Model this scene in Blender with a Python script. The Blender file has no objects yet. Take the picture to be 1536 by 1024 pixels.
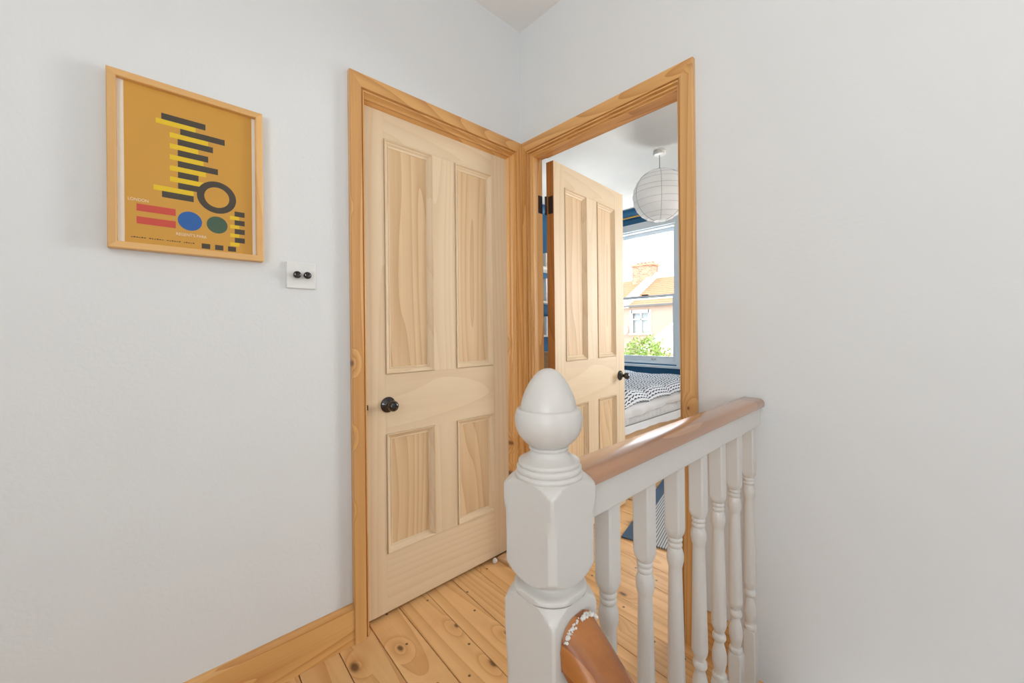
import bpy, bmesh, math, random
from mathutils import Vector, Matrix
random.seed(7)
S = bpy.context.scene
COL = S.collection

# ------------------------------------------------------------------ camera
F_PX = 590.05
yaw, pitch, roll = math.radians(47.1274), math.radians(-0.0474), math.radians(-0.5941)
fw = Vector((math.cos(yaw), math.sin(yaw), 0)); rt = Vector((math.sin(yaw), -math.cos(yaw), 0)); up = Vector((0, 0, 1))
Fv = fw*math.cos(pitch) - up*math.sin(pitch); U2 = up*math.cos(pitch) + fw*math.sin(pitch)
Rv = rt*math.cos(roll) + U2*math.sin(roll); Uv = -rt*math.sin(roll) + U2*math.cos(roll)
cam = bpy.data.cameras.new('camera'); cam_o = bpy.data.objects.new('camera', cam); COL.objects.link(cam_o)
cam.sensor_width = 36.0; cam.lens = F_PX*36.0/1536.0; cam.shift_y = -15.58/1536.0; cam.clip_start = 0.02
M = Matrix.Identity(4)
for i in range(3):
    M[i][0] = Rv[i]; M[i][1] = Uv[i]; M[i][2] = -Fv[i]
M[0][3], M[1][3], M[2][3] = -1.4209, -1.4456, 1.1173
cam_o.matrix_world = M
cam.dof.use_dof = True; cam.dof.focus_distance = 2.0; cam.dof.aperture_fstop = 9.0
S.camera = cam_o

# ------------------------------------------------------------------ world, light, exposure
S.view_settings.view_transform = 'Standard'; S.view_settings.look = 'None'
S.view_settings.gamma = 1.0; S.view_settings.exposure = 0.38
S.view_settings.use_curve_mapping = False
w = bpy.data.worlds.new('sky'); S.world = w; w.use_nodes = True
bg = w.node_tree.nodes['Background']; bg.inputs[0].default_value = (0.88, 0.94, 1.0, 1); bg.inputs[1].default_value = 3.0

def area(name, loc, direction, sx, sy, power=0.0, color=(1, 1, 1), portal=False, spread=math.pi):
    l = bpy.data.lights.new(name, 'AREA'); l.shape = 'RECTANGLE'; l.size = sx; l.size_y = sy
    l.energy = power; l.color = color; l.spread = spread
    if portal: l.cycles.is_portal = True
    o = bpy.data.objects.new(name, l); COL.objects.link(o); o.location = loc
    o.rotation_euler = Vector(direction).to_track_quat('-Z', 'Y').to_euler()
    return o
area('portal_street_window', (3.34, 1.21, 1.56), (-1, 0, 0), 1.1, 1.75, portal=True)
area('portal_second_street_window', (3.34, -1.70, 1.56), (-1, 0, 0), 1.1, 1.75, portal=True)
area('portal_added_landing_window', (-3.34, -2.6, 1.5), (1, 0, 0), 1.6, 1.6, portal=True)  # portal for the unseen landing window added as a fill source
# daylight pouring in at the second street window (outside the glass); the other lamps are added fill
area('daylight_second_street_window', (3.45, -1.70, 1.56), (-1, 0.10, 0.10), 1.1, 1.7, 95, (1.0, 0.985, 0.96))
area('bedroom_ceiling_fill', (3.95, 1.21, 0.10), (-1, -0.25, 1.5), 1.8, 1.0, 230, (1.0, 0.985, 0.96), spread=math.radians(140))  # added lamp hidden below the sill, brightens the bedroom ceiling
area('landing_upward_fill', (-3.40, -2.6, 1.4), (1, 0.6, 1.7), 1.3, 1.4, 34, (1.0, 0.99, 0.97), spread=math.radians(150))  # added fill tilted upward to brighten the landing ceiling and walls
def point(name, loc, power, r, color):
    l = bpy.data.lights.new(name, 'POINT'); l.energy = power; l.shadow_soft_size = r; l.color = color
    o = bpy.data.objects.new(name, l); COL.objects.link(o); o.location = loc; return o
point('landing_fill_light', (-1.25, -3.2, 2.25), 6, 0.15, (1.0, 0.97, 0.93))  # added fill lamp behind the camera, no fitting modelled
point('lantern_fill_light', (1.833, 0.165, 2.29), 0.5, 0.06, (1.0, 0.97, 0.92))  # faint light added inside the lantern to lift its paper

# ------------------------------------------------------------------ node helpers
def new_mat(name):
    m = bpy.data.materials.new(name); m.use_nodes = True
    nt = m.node_tree; b = nt.nodes['Principled BSDF']
    return m, nt, b
def nd(nt, t, **kw):
    n = nt.nodes.new(t)
    for k, v in kw.items(): setattr(n, k, v)
    return n
def setin(n, d):
    for k, v in d.items(): n.inputs[k].default_value = v
def mth(nt, op, a, b=None, c=None):
    n = nd(nt, 'ShaderNodeMath', operation=op)
    for i, v in enumerate((a, b, c)):
        if v is None: continue
        if isinstance(v, (int, float)): n.inputs[i].default_value = v
        else: nt.links.new(v, n.inputs[i])
    return n.outputs[0]
def mixc(nt, fac, a, b, blend='MIX'):
    n = nd(nt, 'ShaderNodeMix', data_type='RGBA', blend_type=blend)
    for i, v in ((0, fac), (6, a), (7, b)):
        if isinstance(v, (int, float)): n.inputs[i].default_value = v
        elif isinstance(v, tuple): n.inputs[i].default_value = (*v[:3], 1)
        else: nt.links.new(v, n.inputs[i])
    return n.outputs[2]
def noise(nt, vec, scale, detail=2, rough=0.5):
    n = nd(nt, 'ShaderNodeTexNoise'); setin(n, {'Scale': scale, 'Detail': detail, 'Roughness': rough})
    nt.links.new(vec, n.inputs['Vector']); return n.outputs['Fac']
def srgb(r, g, b):
    f = lambda c: (c/255/12.92) if c/255 <= 0.04045 else ((c/255+0.055)/1.055)**2.4
    return (f(r), f(g), f(b))
def bump(nt, b, height, strength, dist=0.01):
    n = nd(nt, 'ShaderNodeBump'); setin(n, {'Strength': strength, 'Distance': dist})
    nt.links.new(height, n.inputs['Height']); nt.links.new(n.outputs[0], b.inputs['Normal'])

def plain(name, col, rough=0.5, metal=0.0, bump_s=0.0, bump_scale=60, var=0.0, coat=0.0):
    m, nt, b = new_mat(name)
    setin(b, {'Roughness': rough, 'Metallic': metal, 'Coat Weight': coat})
    tc = nd(nt, 'ShaderNodeTexCoord').outputs['Object']
    n = noise(nt, tc, 4, 4)
    c = mixc(nt, n, tuple(x*(1-var) for x in col), tuple(min(1, x*(1+var)) for x in col))
    nt.links.new(c, b.inputs['Base Color'])
    if bump_s: bump(nt, b, noise(nt, tc, bump_scale, 3), bump_s, 0.004)
    return m

def wood(name, light, dark, axis, contrast=0.5, ring=9.0, freq=6.0, knots=0.0, rough=0.45, vary=0.12, nails=False, knot_scale=3.5, knot_col=(0.10, 0.04, 0.015), coat=0.0, face=None, bigness=1.0, along=0.09, bmp=0.10, coat_ior=1.5, coat_rough=0.2):
    m, nt, b = new_mat(name); L = nt.links
    tc = nd(nt, 'ShaderNodeTexCoord').outputs['Object']
    rnd = nd(nt, 'ShaderNodeNewGeometry').outputs['Random Per Island']
    cmb = nd(nt, 'ShaderNodeCombineXYZ')
    for i, k in enumerate((31.0, 17.0, 23.0)): L.new(mth(nt, 'MULTIPLY', rnd, k), cmb.inputs[i])
    add = nd(nt, 'ShaderNodeVectorMath', operation='ADD'); L.new(tc, add.inputs[0]); L.new(cmb.outputs[0], add.inputs[1])
    def stretched(along, across=1.0):
        mp = nd(nt, 'ShaderNodeVectorMath', operation='MULTIPLY')
        s = [across]*3; s['xyz'.index(axis)] = along
        mp.inputs[1].default_value = s; L.new(add.outputs[0], mp.inputs[0]); return mp.outputs[0]
    v1 = stretched(along)
    # knots bend the grain around them
    kn = None
    if knots:
        def plane2d(sock):
            sp_ = nd(nt, 'ShaderNodeSeparateXYZ'); L.new(sock, sp_.inputs[0]); cb_ = nd(nt, 'ShaderNodeCombineXYZ')
            ax = [i for i in range(3) if i != 'xyz'.index(face)]
            L.new(sp_.outputs[ax[0]], cb_.inputs[0]); L.new(sp_.outputs[ax[1]], cb_.inputs[1]); return cb_.outputs[0]
        vk = nd(nt, 'ShaderNodeTexVoronoi', voronoi_dimensions='2D'); setin(vk, {'Scale': knot_scale}); L.new(plane2d(stretched(0.6)), vk.inputs['Vector'])
        sep = nd(nt, 'ShaderNodeSeparateColor'); L.new(vk.outputs['Color'], sep.inputs[0])
        keep = mth(nt, 'LESS_THAN', sep.outputs[0], knots)
        size = mth(nt, 'MULTIPLY_ADD', sep.outputs[1], 0.05*bigness, 0.022*bigness)
        wob = mth(nt, 'MULTIPLY_ADD', noise(nt, add.outputs[0], 60, 2), 0.03, -0.015)
        dist = mth(nt, 'ADD', vk.outputs['Distance'], wob)
        kn = mth(nt, 'MULTIPLY', keep, mth(nt, 'SUBTRACT', 1.0, mth(nt, 'SMOOTH_MIN', 1.0, mth(nt, 'DIVIDE', dist, size), 0.3)))
        kn = mth(nt, 'MAXIMUM', kn, 0.0)
        halo = mth(nt, 'MULTIPLY', keep, mth(nt, 'MAXIMUM', 0.0, mth(nt, 'SUBTRACT', 1.0, mth(nt, 'MULTIPLY', vk.outputs['Distance'], 4.0))))
    f = mth(nt, 'MULTIPLY', noise(nt, v1, freq, 1.0, 0.4), ring)
    if knots: f = mth(nt, 'ADD', f, mth(nt, 'MULTIPLY', halo, 2.0))
    band = mth(nt, 'FRACT', f)
    band = mth(nt, 'POWER', band, 2.2)
    fine = noise(nt, stretched(0.02), 160, 2)
    mid = noise(nt, stretched(0.05), 30, 2)
    fac = mth(nt, 'MULTIPLY', band, contrast)
    fac = mth(nt, 'ADD', fac, mth(nt, 'MULTIPLY', mth(nt, 'SUBTRACT', fine, 0.5), contrast*0.5))
    fac = mth(nt, 'ADD', fac, mth(nt, 'MULTIPLY', mth(nt, 'SUBTRACT', mid, 0.5), contrast*1.0))
    fac = mth(nt, 'ADD', fac, 0.12)
    fac = mth(nt, 'MINIMUM', mth(nt, 'MAXIMUM', fac, 0.0), 1.0)
    c = mixc(nt, fac, light, dark)
    if knots:
        c = mixc(nt, mth(nt, 'MULTIPLY', halo, 0.35), c, dark)
        c = mixc(nt, mth(nt, 'MINIMUM', mth(nt, 'MULTIPLY', kn, 1.6), 0.9), c, knot_col)
    if nails:
        vn = nd(nt, 'ShaderNodeTexVoronoi', voronoi_dimensions='2D'); setin(vn, {'Scale': 11.0}); L.new(plane2d(add.outputs[0]), vn.inputs['Vector'])
        sep2 = nd(nt, 'ShaderNodeSeparateColor'); L.new(vn.outputs['Color'], sep2.inputs[0])
        hole = mth(nt, 'MULTIPLY', mth(nt, 'LESS_THAN', vn.outputs['Distance'], 0.055), mth(nt, 'LESS_THAN', sep2.outputs[0], 0.28))
        c = mixc(nt, mth(nt, 'MULTIPLY', hole, 0.85), c, (0.06, 0.03, 0.015))
        blot = noise(nt, add.outputs[0], 7, 3)
        c = mixc(nt, mth(nt, 'MULTIPLY', mth(nt, 'MAXIMUM', mth(nt, 'SUBTRACT', blot, 0.5), 0.0), 1.0), c, dark)
    v = mth(nt, 'MULTIPLY_ADD', rnd, 2*vary, 1-vary)
    hsv = nd(nt, 'ShaderNodeHueSaturation'); L.new(c, hsv.inputs['Color']); L.new(v, hsv.inputs['Value'])
    L.new(hsv.outputs[0], b.inputs['Base Color'])
    setin(b, {'Roughness': rough, 'Coat Weight': coat, 'Coat Roughness': coat_rough, 'Coat IOR': coat_ior})
    bump(nt, b, mth(nt, 'ADD', fine, band), bmp, 0.002)
    return m

# ------------------------------------------------------------------ materials
WALL = plain('white_wall_paint', srgb(226, 228, 229), 0.75, bump_s=0.10, bump_scale=90, var=0.012)
BLUE = plain('deep_blue_wall_paint', srgb(44, 108, 152), 0.6, bump_s=0.05, var=0.05)
CEILB = plain('bedroom_ceiling_paint', srgb(214, 214, 212), 0.7, var=0.06)
CEIL = plain('landing_ceiling_paint', srgb(245, 244, 243), 0.8, var=0.01)
PAINT = plain('white_gloss_woodwork_paint', srgb(214, 210, 205), 0.32, bump_s=0.25, bump_scale=35, var=0.02)
SASH = plain('pale_blue_grey_window_paint', srgb(232, 240, 246), 0.35, var=0.02)
ORANGE_L, ORANGE_D = srgb(226, 176, 112), srgb(180, 118, 54)
KN = (0.17, 0.065, 0.02)
PVA = wood('orange_pine_upright_facing_front', ORANGE_L, ORANGE_D, 'z', 0.55, 36, 4, 0.35, 0.36, knot_scale=7.0, knot_col=KN, face='y', bigness=1.3, along=0.03, coat=0.5, coat_rough=0.18)
PVB = wood('orange_pine_upright_facing_side', ORANGE_L, ORANGE_D, 'z', 0.55, 36, 4, 0.35, 0.36, knot_scale=7.0, knot_col=KN, face='x', bigness=1.3, along=0.03, coat=0.5, coat_rough=0.18)
PVE = wood('varnished_shaded_door_edge', srgb(186, 122, 60), srgb(140, 82, 34), 'z', 0.5, 24, 4, 0.2, 0.45, knot_scale=5.0, knot_col=KN, face='x')  # varnish tone, with the shade on this edge mixed into the colour
PX = wood('orange_pine_along_x', ORANGE_L, ORANGE_D, 'x', 0.55, 26, 4, 0.16, 0.36, knot_scale=5.0, knot_col=KN, face='y')
PY = wood('orange_pine_along_y', ORANGE_L, ORANGE_D, 'y', 0.55, 26, 4, 0.16, 0.36, knot_scale=5.0, knot_col=KN, face='x')
DOOR_L, DOOR_D = srgb(230, 208, 176), srgb(200, 166, 126)
DV = wood('pale_stripped_pine_upright', DOOR_L, DOOR_D, 'z', 0.26, 24, 3, 0.10, 0.5, 0.03, knot_scale=3.0, knot_col=(0.30, 0.19, 0.11), face='y', bigness=0.9)
DH = wood('pale_stripped_pine_across', DOOR_L, DOOR_D, 'x', 0.24, 24, 3, 0.22, 0.5, 0.03, knot_scale=3.2, knot_col=(0.30, 0.19, 0.11), face='y', bigness=0.9)
DPAN = wood('figured_pine_panel', srgb(226, 196, 156), srgb(190, 148, 102), 'z', 0.50, 18, 4.5, 0, 0.5, 0.05)
FLOOR = wood('waxed_pine_floorboard', srgb(232, 188, 132), srgb(192, 132, 74), 'y', 0.50, 20, 4.0, 0.62, 0.33, 0.07, nails=True, knot_scale=5.0, knot_col=(0.11, 0.045, 0.018), face='z', bigness=1.5, along=0.06)
RAILW = wood('varnished_brown_handrail', srgb(178, 118, 66), srgb(128, 74, 34), 'x', 0.5, 8, 6, 0.0, 0.32, 0.03, coat=1.0, bmp=0.02, coat_ior=2.0, coat_rough=0.17)
RAILY = wood('varnished_brown_stair_rail', srgb(190, 120, 60), srgb(126, 66, 26), 'y', 0.6, 6, 6, 0.5, 0.25, 0.03, knot_scale=9, knot_col=(0.12, 0.04, 0.015), face='z', bigness=2.5)
BLACK = plain('black_glazed_ceramic', (0.012, 0.011, 0.012), 0.12, coat=0.5)
IRON = plain('dark_iron', (0.05, 0.035, 0.03), 0.5, 0.6, bump_s=0.3)
BRASS = plain('brass', srgb(212, 168, 88), 0.3, 0.9)
CHROME = plain('satin_nickel', (0.7, 0.68, 0.62), 0.25, 0.9)
WHITEP = plain('white_plastic', srgb(232, 232, 230), 0.35)
RUBBER = plain('white_rubber', srgb(225, 220, 212), 0.5)
DIRT = plain('dark_subfloor', (0.05, 0.03, 0.02), 0.9)
DARKW = plain('dark_stained_nosing', srgb(70, 54, 44), 0.5)

def glass_mat(name, gl=0.06):
    m = bpy.data.materials.new(name); m.use_nodes = True; nt = m.node_tree; nt.nodes.clear()
    o = nd(nt, 'ShaderNodeOutputMaterial'); t = nd(nt, 'ShaderNodeBsdfTransparent'); g = nd(nt, 'ShaderNodeBsdfGlossy')
    g.inputs['Roughness'].default_value = 0.02; t.inputs[0].default_value = (0.98, 0.99, 0.985, 1)
    lw = nd(nt, 'ShaderNodeLayerWeight'); lw.inputs[0].default_value = 0.25
    mx = nd(nt, 'ShaderNodeMixShader'); nt.links.new(mth(nt, 'MULTIPLY_ADD', lw.outputs['Fresnel'], 0.6, gl*0.3), mx.inputs[0])
    nt.links.new(t.outputs[0], mx.inputs[1]); nt.links.new(g.outputs[0], mx.inputs[2]); nt.links.new(mx.outputs[0], o.inputs[0])
    return m
GLASS = glass_mat('clear_window_glass')

def paper_mat():
    m, nt, b = new_mat('white_rice_paper')
    tc = nd(nt, 'ShaderNodeTexCoord').outputs['Object']
    setin(b, {'Roughness': 0.8}); b.inputs['Base Color'].default_value = (*srgb(238, 238, 238), 1)
    t = nd(nt, 'ShaderNodeBsdfTranslucent'); t.inputs[0].default_value = (0.85, 0.85, 0.85, 1)
    mx = nd(nt, 'ShaderNodeMixShader'); mx.inputs[0].default_value = 0.35
    out = nt.nodes['Material Output']
    nt.links.new(b.outputs[0], mx.inputs[1]); nt.links.new(t.outputs[0], mx.inputs[2]); nt.links.new(mx.outputs[0], out.inputs[0])
    n = nd(nt, 'ShaderNodeTexNoise'); setin(n, {'Scale': 14.0, 'Detail': 3}); nt.links.new(tc, n.inputs['Vector'])
    bump(nt, b, n.outputs['Fac'], 0.35, 0.01)
    return m
PAPER = paper_mat()

def knit_mat():
    m, nt, b = new_mat('navy_and_white_knitted_cotton'); L = nt.links
    tc = nd(nt, 'ShaderNodeTexCoord').outputs['UV']
    sp = nd(nt, 'ShaderNodeSeparateXYZ'); L.new(tc, sp.inputs[0])
    zig = mth(nt, 'MULTIPLY', mth(nt, 'PINGPONG', sp.outputs[0], 0.024), 12.0)
    a_ = mth(nt, 'ADD', mth(nt, 'DIVIDE', sp.outputs[1], 0.030), zig)
    line = mth(nt, 'LESS_THAN', mth(nt, 'FRACT', a_), 0.38)
    dash = mth(nt, 'LESS_THAN', mth(nt, 'FRACT', mth(nt, 'ADD', mth(nt, 'DIVIDE', sp.outputs[0], 0.048), mth(nt, 'MULTIPLY', mth(nt, 'FLOOR', a_), 0.37))), 0.78)
    k = mth(nt, 'MULTIPLY', line, dash)
    L.new(mixc(nt, k, srgb(240, 243, 248), srgb(34, 56, 96)), b.inputs['Base Color']); setin(b, {'Roughness': 0.9})
    bump(nt, b, k, -0.4, 0.004)
    return m
KNIT = knit_mat()
SHEET = plain('white_cotton_sheet', srgb(244, 245, 249), 0.85, bump_s=0.5, bump_scale=14)
QUILT = plain('quilted_white_ticking', srgb(238, 238, 240), 0.85, bump_s=0.2)
BEDPINE = wood('honey_pine_bed_rail', srgb(226, 188, 146), srgb(196, 146, 98), 'x', 0.35, 14, 5, 0.05, 0.45, face='y')

def rug_mat():
    m, nt, b = new_mat('striped_grey_woven_rug'); L = nt.links
    uv = nd(nt, 'ShaderNodeTexCoord').outputs['Object']
    sp = nd(nt, 'ShaderNodeSeparateXYZ'); L.new(uv, sp.inputs[0])
    st = mth(nt, 'GREATER_THAN', mth(nt, 'SINE', mth(nt, 'MULTIPLY', sp.outputs[1], 520.0)), -0.1)
    st2 = mth(nt, 'GREATER_THAN', mth(nt, 'SINE', mth(nt, 'MULTIPLY', sp.outputs[0], 900.0)), 0.1)
    c = mixc(nt, mth(nt, 'MULTIPLY', st, mth(nt, 'MULTIPLY_ADD', st2, 0.35, 0.65)), srgb(112, 120, 130), srgb(206, 208, 210))
    band = mth(nt, 'MULTIPLY', mth(nt, 'GREATER_THAN', sp.outputs[1], -0.062), mth(nt, 'LESS_THAN', sp.outputs[1], 0.01))
    c = mixc(nt, band, c, srgb(74, 96, 122))
    L.new(c, b.inputs['Base Color']); setin(b, {'Roughness': 0.95}); bump(nt, b, st, 0.4, 0.003)
    return m
RUG = rug_mat()

def brick_mat(name, c1, c2, mort, scale):
    m, nt, b = new_mat(name)
    tc = nd(nt, 'ShaderNodeTexCoord').outputs['Object']
    sp = nd(nt, 'ShaderNodeSeparateXYZ'); nt.links.new(tc, sp.inputs[0]); cb = nd(nt, 'ShaderNodeCombineXYZ')
    nt.links.new(mth(nt, 'ADD', sp.outputs[0], sp.outputs[1]), cb.inputs[0]); nt.links.new(sp.outputs[2], cb.inputs[1])
    br = nd(nt, 'ShaderNodeTexBrick'); nt.links.new(cb.outputs[0], br.inputs['Vector'])
    setin(br, {'Scale': scale, 'Mortar Size': 0.02}); br.inputs['Color1'].default_value = (*c1, 1); br.inputs['Color2'].default_value = (*c2, 1); br.inputs['Mortar'].default_value = (*mort, 1)
    nt.links.new(br.outputs['Color'], b.inputs['Base Color']); setin(b, {'Roughness': 0.9}); return m
BRICK = brick_mat('yellow_stock_brick', srgb(206, 160, 126), srgb(176, 124, 92), srgb(200, 190, 175), 2.2)
TILE = plain('orange_roof_tile', srgb(206, 142, 108), 0.8, var=0.15)
RENDER = plain('pinkish_pebble_dash', srgb(206, 180, 160), 0.9, bump_s=0.4, bump_scale=30, var=0.06)
STONE = plain('white_masonry_paint', srgb(232, 228, 222), 0.8)
NET = plain('net_curtain', srgb(222, 224, 226), 0.9)
TARM = plain('grey_street', srgb(150, 148, 145), 0.9)
LEAF = plain('bright_green_leaf', srgb(142, 168, 70), 0.6, var=0.2)
CABLE = plain('grey_cable', srgb(120, 118, 116), 0.6)

# ------------------------------------------------------------------ mesh helpers
def tag(o, label=None, cat=None, group=None, kind=None):
    if label: o['label'] = label
    if cat: o['category'] = cat
    if group: o['group'] = group
    if kind: o['kind'] = kind
    return o
def empty(name, loc=(0, 0, 0), rz=0.0):
    o = bpy.data.objects.new(name, None); COL.objects.link(o); o.location = loc; o.rotation_euler = (0, 0, rz)
    o.empty_display_size = 0.05; return o

class MB:
    def __init__(s): s.v = []; s.f = []; s.m = []; s.mats = []; s.uv = None
    def mat(s, m):
        if m not in s.mats: s.mats.append(m)
        return s.mats.index(m)
    def box(s, a, b, m):
        i = len(s.v); x0, y0, z0 = a; x1, y1, z1 = b; k = s.mat(m)
        s.v += [(x0, y0, z0), (x1, y0, z0), (x1, y1, z0), (x0, y1, z0), (x0, y0, z1), (x1, y0, z1), (x1, y1, z1), (x0, y1, z1)]
        for q in ((0, 3, 2, 1), (4, 5, 6, 7), (0, 1, 5, 4), (1, 2, 6, 5), (2, 3, 7, 6), (3, 0, 4, 7)):
            s.f.append([i+t for t in q]); s.m.append(k)
        return s
    def rings(s, rings, m, closed=True, cap=True):
        """loft between rings of points"""
        i = len(s.v); n = len(rings[0]); k = s.mat(m)
        for r in rings: s.v += [tuple(p) for p in r]
        for a in range(len(rings)-1):
            for b in range(n if closed else n-1):
                c = (b+1) % n
                s.f.append([i+a*n+b, i+a*n+c, i+(a+1)*n+c, i+(a+1)*n+b]); s.m.append(k)
        if cap and closed:
            s.f.append([i+t for t in reversed(range(n))]); s.m.append(k)
            s.f.append([i+(len(rings)-1)*n+t for t in range(n)]); s.m.append(k)
        return s
    def lathe(s, prof, m, seg=48, axis='z', origin=(0, 0, 0), sign=1):
        rr = []
        for r, h in prof:
            ring = []
            for t in range(seg):
                a = 2*math.pi*t/seg; c, d = r*math.cos(a), r*math.sin(a)
                p = (c, d, h*sign) if axis == 'z' else ((c, h*sign, d) if axis == 'y' else (h*sign, c, d))
                ring.append((p[0]+origin[0], p[1]+origin[1], p[2]+origin[2]))
            rr.append(ring)
        return s.rings(rr, m)
    def prism(s, poly, axis, a, b, m):
        def P(u, v, t): return {'x': (t, u, v), 'y': (u, t, v), 'z': (u, v, t)}[axis]
        return s.rings([[P(u, v, a) for u, v in poly], [P(u, v, b) for u, v in poly]], m)
    def tube(s, pts, r, m, seg=10):
        rr = []
        for i, p in enumerate(pts):
            p = Vector(p); d = Vector(pts[min(i+1, len(pts)-1)]) - Vector(pts[max(i-1, 0)]); d.normalize()
            a = d.cross(Vector((0, 0, 1)));
            if a.length < 1e-3: a = Vector((1, 0, 0))
            a.normalize(); b = d.cross(a)
            rr.append([p + a*r*math.cos(2*math.pi*t/seg) + b*r*math.sin(2*math.pi*t/seg) for t in range(seg)])
        return s.rings(rr, m)
    def build(s, name, parent=None, loc=(0, 0, 0), smooth=False, bevel=0.0, angle=35, segs=2):
        me = bpy.data.meshes.new(name); me.from_pydata(s.v, [], s.f)
        for m in s.mats: me.materials.append(m)
        me.polygons.foreach_set('material_index', s.m); me.update()
        bm = bmesh.new(); bm.from_mesh(me); bmesh.ops.recalc_face_normals(bm, faces=bm.faces); bm.to_mesh(me); bm.free()
        if smooth:
            for p in me.polygons: p.use_smooth = True
            me.set_sharp_from_angle(angle=math.radians(angle))
        o = bpy.data.objects.new(name, me); COL.objects.link(o); o.location = loc
        if parent: o.parent = parent
        if bevel:
            bv = o.modifiers.new('soft_edges', 'BEVEL'); bv.width = bevel; bv.segments = segs; bv.limit_method = 'ANGLE'
        return o
def struct(name, mb, parent=None, **kw):
    o = mb.build(name, parent, **kw)
    o['kind'] = 'structure'; return o

# ------------------------------------------------------------------ room shell
ZC = 2.655; XL, YB, ZL = -3.2, -3.9, -1.52
# floorboards: boards run along y, slightly skewed
def boards(x_lo, x_hi, y_lo, y_hi, mb, z1=0.0, cut=None):
    k0 = math.floor((x_lo+0.807)/0.128)-1; k1 = math.ceil((x_hi+0.807)/0.128)+2
    for k in range(k0, k1):
        a = -0.807+0.128*k+0.0015; b = a+0.125
        def xs(x, y): return min(max(x+0.045*y, x_lo), x_hi)
        pts = [(xs(a, y_lo), y_lo), (xs(b, y_lo), y_lo), (xs(b, y_hi), y_hi), (xs(a, y_hi), y_hi)]
        if abs(pts[0][0]-pts[1][0]) < 1e-4 and abs(pts[2][0]-pts[3][0]) < 1e-4: continue
        dz = random.uniform(-0.0006, 0.0)
        mb.prism(pts, 'z', z1-0.02, z1+dz, FLOOR)
fl = MB()
boards(XL, 0.0, -1.085, 0.2, fl)
boards(0.0, 3.2, -3.0, 1.9, fl)
fl.box((XL, -1.085, -0.22), (0.0, 0.2, -0.0205), DIRT)
fl.box((0.0, -3.0, -0.22), (3.2, 1.9, -0.0205), DIRT)
struct('floor', fl)
lf = MB(); lf.box((XL, YB, ZL-0.1), (0.0, -1.085, ZL), FLOOR)
for k in range(7):
    zt = -0.19*(k+1); y0 = -1.085-0.23*k
    lf.box((-1.9, y0-0.23, ZL), (-0.93, y0, zt), FLOOR)
struct('floor_lower', lf)
# dark nosing along landing edge
struct('trim_1', MB().box((-0.93, -1.112, -0.03), (-0.001, -1.0855, 0.006), DARKW), bevel=0.004)

wa = MB()
wa.box((XL-0.12, 0, -0.2), (-0.86, 0.12, ZC), WALL); wa.box((-0.86, 0, 2.03), (-0.03, 0.12, ZC), WALL); wa.box((-0.03, 0, -0.2), (0.0, 0.12, ZC), WALL)
struct('wall_left', wa)
wb = MB()
for x0, x1, mt in ((0.0, 0.035, WALL), (0.035, 0.07, CEILB)):
    ye = 0.12 if mt is WALL else 2.02
    wb.box((x0, YB-0.12, ZL), (x1, -0.835, ZC), mt); wb.box((x0, -0.835, 2.02), (x1, -0.06, ZC), mt); wb.box((x0, -0.06, -0.2), (x1, ye, ZC), mt)
struct('wall_right', wb)
def wall_x(name, x0, x1, y0, y1, z0, z1, mt, hole=None):
    m = MB()
    if hole:
        a, b, c, d = hole
        m.box((x0, y0, z0), (x1, a, z1), mt); m.box((x0, b, z0), (x1, y1, z1), mt); m.box((x0, a, z0), (x1, b, c), mt); m.box((x0, a, d), (x1, b, z1), mt)
    else: m.box((x0, y0, z0), (x1, y1, z1), mt)
    return struct(name, m)
wall_x('wall_landing_end', XL-0.12, XL, YB-0.12, 0, ZL, ZC, WALL, (-3.35, -1.85, 0.7, 2.3))
m = MB(); m.box((XL, YB-0.12, ZL), (0.0, YB, ZC), WALL)
struct('wall_rear', m)
struct('ceiling', MB().box((XL-0.12, YB-0.12, ZC), (0.035, 0.12, ZC+0.1), CEIL))
m = MB()   # unseen shell behind door 1, added to stop light leaking under it
m.box((-0.98, 0.12, -0.2), (-0.90, 0.9, ZC), CEILB); m.box((-0.03, 0.12, -0.2), (0.0, 0.9, ZC), CEILB); m.box((-0.90, 0.82, -0.2), (-0.03, 0.9, ZC), CEILB); m.box((-0.90, 0.12, 2.4), (-0.03, 0.82, 2.45), CEILB); m.box((-0.90, 0.2, -0.2), (-0.03, 0.82, -0.0005), FLOOR)
struct('wall_light_block', m)
# bedroom shell
m = MB()
WY = ((0.62, 1.80), (-2.29, -1.11))
m.box((3.2, -3.12, -0.2), (3.4, 1.9+0.12, 0.70), BLUE); m.box((3.2, -3.12, 2.42), (3.4, 2.02, ZC), BLUE)
for y0, y1 in ((-3.12, WY[1][0]), (WY[1][1], WY[0][0]), (WY[0][1], 2.02)): m.box((3.2, y0, 0.70), (3.4, y1, 2.42), BLUE)
struct('wall_street', m)
struct('wall_bedroom_end', MB().box((0.07, 1.9, -0.2), (3.2, 2.02, ZC), BLUE))
struct('wall_bedroom_near', MB().box((0.07, -3.12, -0.2), (3.2, -3.0, ZC), CEILB))
struct('ceiling_bedroom', MB().box((0.035, -3.12, ZC), (3.4, 2.02, ZC+0.1), CEILB))
# coving: concave quarter round in blue
cov = [(3.2, ZC), (3.2, ZC-0.10), (3.185, ZC-0.10), (3.183, ZC-0.085)]
for t in range(9):
    a_ = math.radians(90*t/8); cov.append((3.09+0.09-0.085*math.sin(a_)-0.0, ZC-0.085+0.08*(1-math.cos(a_))))
cov += [(3.08, ZC-0.002), (3.08, ZC)]
m = MB(); m.prism(cov, 'y', -3.0, 1.9, BLUE); struct('trim_2', m, smooth=True)
cov2 = [(1.9-(3.2-u), v) for u, v in cov]
m = MB(); m.prism(cov2, 'x', 0.07, 3.08, BLUE); struct('trim_3', m, smooth=True)

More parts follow.
